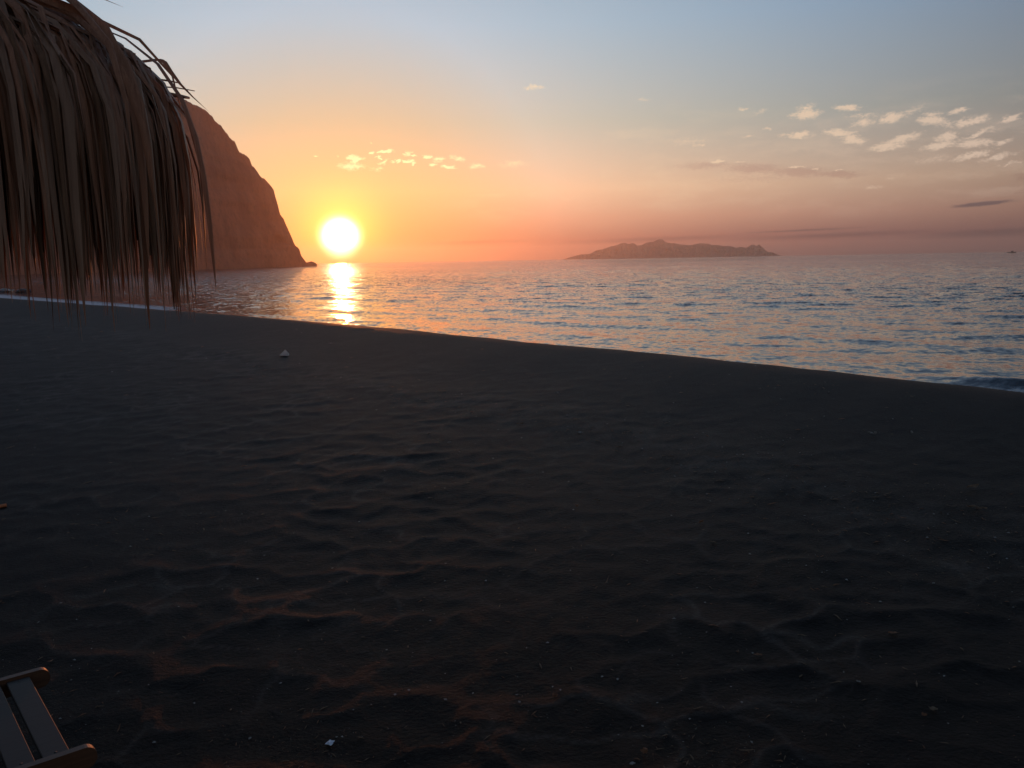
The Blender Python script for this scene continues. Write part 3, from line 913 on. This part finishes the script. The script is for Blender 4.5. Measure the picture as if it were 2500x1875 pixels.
# rolled orange card at the left edge
V, Fc = tube([(-.09, 0, .016), (0, 0, .02), (.055, .0, .024)], (.016, .0165, .016), 12, False)
Vi, Fi = tube([(-.088, 0, .016), (.054, 0, .024)], (.0135, .0135), 12, True)
scrap('card_tube', 0, 1240, V + Vi, [tuple(f) for f in Fc] + [tuple(q + len(V) for q in f) for f in Fi], orange_mat, .45, 'short faded orange card tube lying at the left edge', 'tube')
for i, (px, py, L_, W_, H_, rz_, mt, lab) in enumerate([
        (2278, 1735, .055, .038, .022, .9, straw_mat, 'pale curled dry leaf near the lower right corner'),
        (2256, 1752, .030, .026, .028, 2.2, brown_mat, 'pinkish brown curled leaf bit touching the pale leaf, lower right'),
        (1356, 1702, .036, .028, .025, .4, brown_mat, 'rust brown scrap of dry weed below the middle, near the bottom'),
        (1573, 1841, .040, .034, .03, 1.1, brown_mat, 'rust brown weed clump cut close by the bottom edge'),
        (1543, 1866, .034, .02, .012, .2, shell_mat, 'grey flake beside the weed clump at the bottom edge'),
        (1262, 1697, .02, .012, .01, .2, shell_mat, 'small grey flake left of the rust brown weed scrap'),
        (1409, 1239, .050, .026, .03, 1.3, brown_mat, 'reddish brown leaf scrap in the middle of the beach'),
        (1458, 1225, .075, .018, .03, -.8, straw_mat, 'tan curled leaf strip right of the reddish brown scrap'),
        (1712, 1278, .060, .018, .03, .7, brown_mat, 'rusty leaf strip right of the middle of the beach'),
        (1742, 1326, .070, .02, .02, -.7, straw_mat, 'tan leaf strip just below the rusty one'),
        (1850, 1602, .060, .022, .02, .1, brown_mat, 'orange brown weed tuft right of centre, lower beach'),
        (2180, 1548, .060, .03, .02, -.2, brown_mat, 'brown weed tuft in the right part of the lower beach'),
        (2375, 1195, .13, .05, .05, .3, straw_mat, 'large dry leaf heap at the right edge, middle of the beach'),
        (2385, 1245, .15, .04, .04, -.5, straw_mat, 'long dry leaf lying below the heap at the right edge'),
        (1955, 1652, .040, .012, .012, .7, straw_mat, 'tan splinter left of the whitish shell chip on the lower right beach'),
        (2096, 1665, .034, .016, .012, -1.1, shell_mat, 'whitish shell chip standing alone on the lower right beach'),
        (2130, 1063, .10, .016, .05, -.4, shell_mat, 'pale arched husk on the right part of the upper beach'),
        (2225, 1062, .05, .03, .05, 1.2, shell_mat, 'small white chip right of the pale arched husk'),
        (1098, 1083, .05, .035, .03, .2, shell_mat, 'whitish pebble left of centre on the upper beach'),
        (1270, 1037, .10, .03, .03, .1, straw_mat, 'tan leaf fragment on the upper middle beach'),
        (1362, 964, .07, .04, .05, .2, shell_mat, 'pale chip standing up near the debris line'),
        (1415, 1058, .09, .04, .03, -.3, shell_mat, 'grey flat chip right of the tan fragment, upper beach'),
        (810, 842, .16, .06, .06, .1, shell_mat, 'pale scrap just below the crest, right of the folded paper'),
        (490, 1254, .025, .016, .014, .2, shell_mat, 'small white shell in the left middle beach'),
        (645, 1357, .022, .014, .012, .5, shell_mat, 'small white shell right of the other one, left middle beach')]):
    V, Fc = crumple(100 + i, L_, W_, H_)
    nm = {'straw_mat': 0}
    name = 'dry_leaf' if mt is straw_mat else ('weed_clump' if mt is brown_mat else 'shell_chip')
    scrap(name, px, py, V, Fc, mt, rz_, lab, {'dry_leaf': 'leaf', 'weed_clump': 'weed', 'shell_chip': 'shell'}[name])

# countless small bits: grit, straw and shell
V, Fc, mi, base = [], [], [], 0
dr = np.random.default_rng(77)
N = 22000
pxs, pys = dr.uniform(-150, 2650, N), 740 + 1160 * dr.uniform(0, 1, N) ** 1.15
D = FWD[None] + RGT[None] * ((pxs - PW / 2) / FPX)[:, None] + UPV[None] * ((PH / 2 - pys) / FPX)[:, None]
tt = -EYE[2] / D[:, 2]
gx, gy = D[:, 0] * tt, D[:, 1] * tt
ok = D[:, 2] < -.01
gx, gy = gx[ok], gy[ok]
T_, S_ = shore(gx, gy)
clump = gnoise(gx * .55, gy * .55, 71) + .6 * gnoise(gx * 1.6, gy * 1.6, 72)
line = np.exp(-((S_ + 4.7 + .8 * gnoise(T_ * .2, T_ * 0 + 3, 73)) / .55) ** 2)
wrack = smooth(gx / np.maximum(gy, 1), .02, .22) * smooth(gy, 3.2, 6.0)
keep = dr.random(len(gx)) < np.clip(.10 + .55 * smooth(clump, .15, .6) + 1.0 * line + .45 * wrack * smooth(clump, -.15, .4), 0, 1) * np.where(S_ > -1.0, .02, 1)
gx, gy = gx[keep], gy[keep]
gz = sand_z(gx, gy)
for x, y, z in zip(gx, gy, gz):
    r = math.hypot(x, y)
    big = dr.random()
    kind = dr.choice(3, p=(.26, .52, .22))
    s = (.0016 + .0046 * big ** 5) * (1 + .10 * min(r, 25))
    if kind == 0:
        Ls, Ws, Hs = s * 1.3, s, s * .8
    else:
        Ls, Ws, Hs = s * dr.uniform(2, 5.5), s * .55, s * .9
    q = dr.uniform(0, 2 * math.pi)
    cq, sq = math.cos(q), math.sin(q)
    tl = dr.normal(0, .35)
    for a_, b_, c_ in ((-Ls, 0, 0), (0, -Ws, Hs * .3), (Ls, 0, Ls * tl), (0, Ws, Hs * .3), (0, 0, Hs)):
        V.append((x + a_ * cq - b_ * sq, y + a_ * sq + b_ * cq, z + c_ + s * .25))
    Fc += [(base, base + 1, base + 4), (base + 1, base + 2, base + 4), (base + 2, base + 3, base + 4), (base + 3, base, base + 4)]
    mi += [int(kind)] * 4
    base += 5
deb = mesh_obj('beach_debris', np.array(V), np.array(Fc), None, None, False, [shell_mat, straw_mat, brown_mat], mi)
tag(deb, 'fine grit, straw and shell bits strewn over the black sand', kind='stuff')
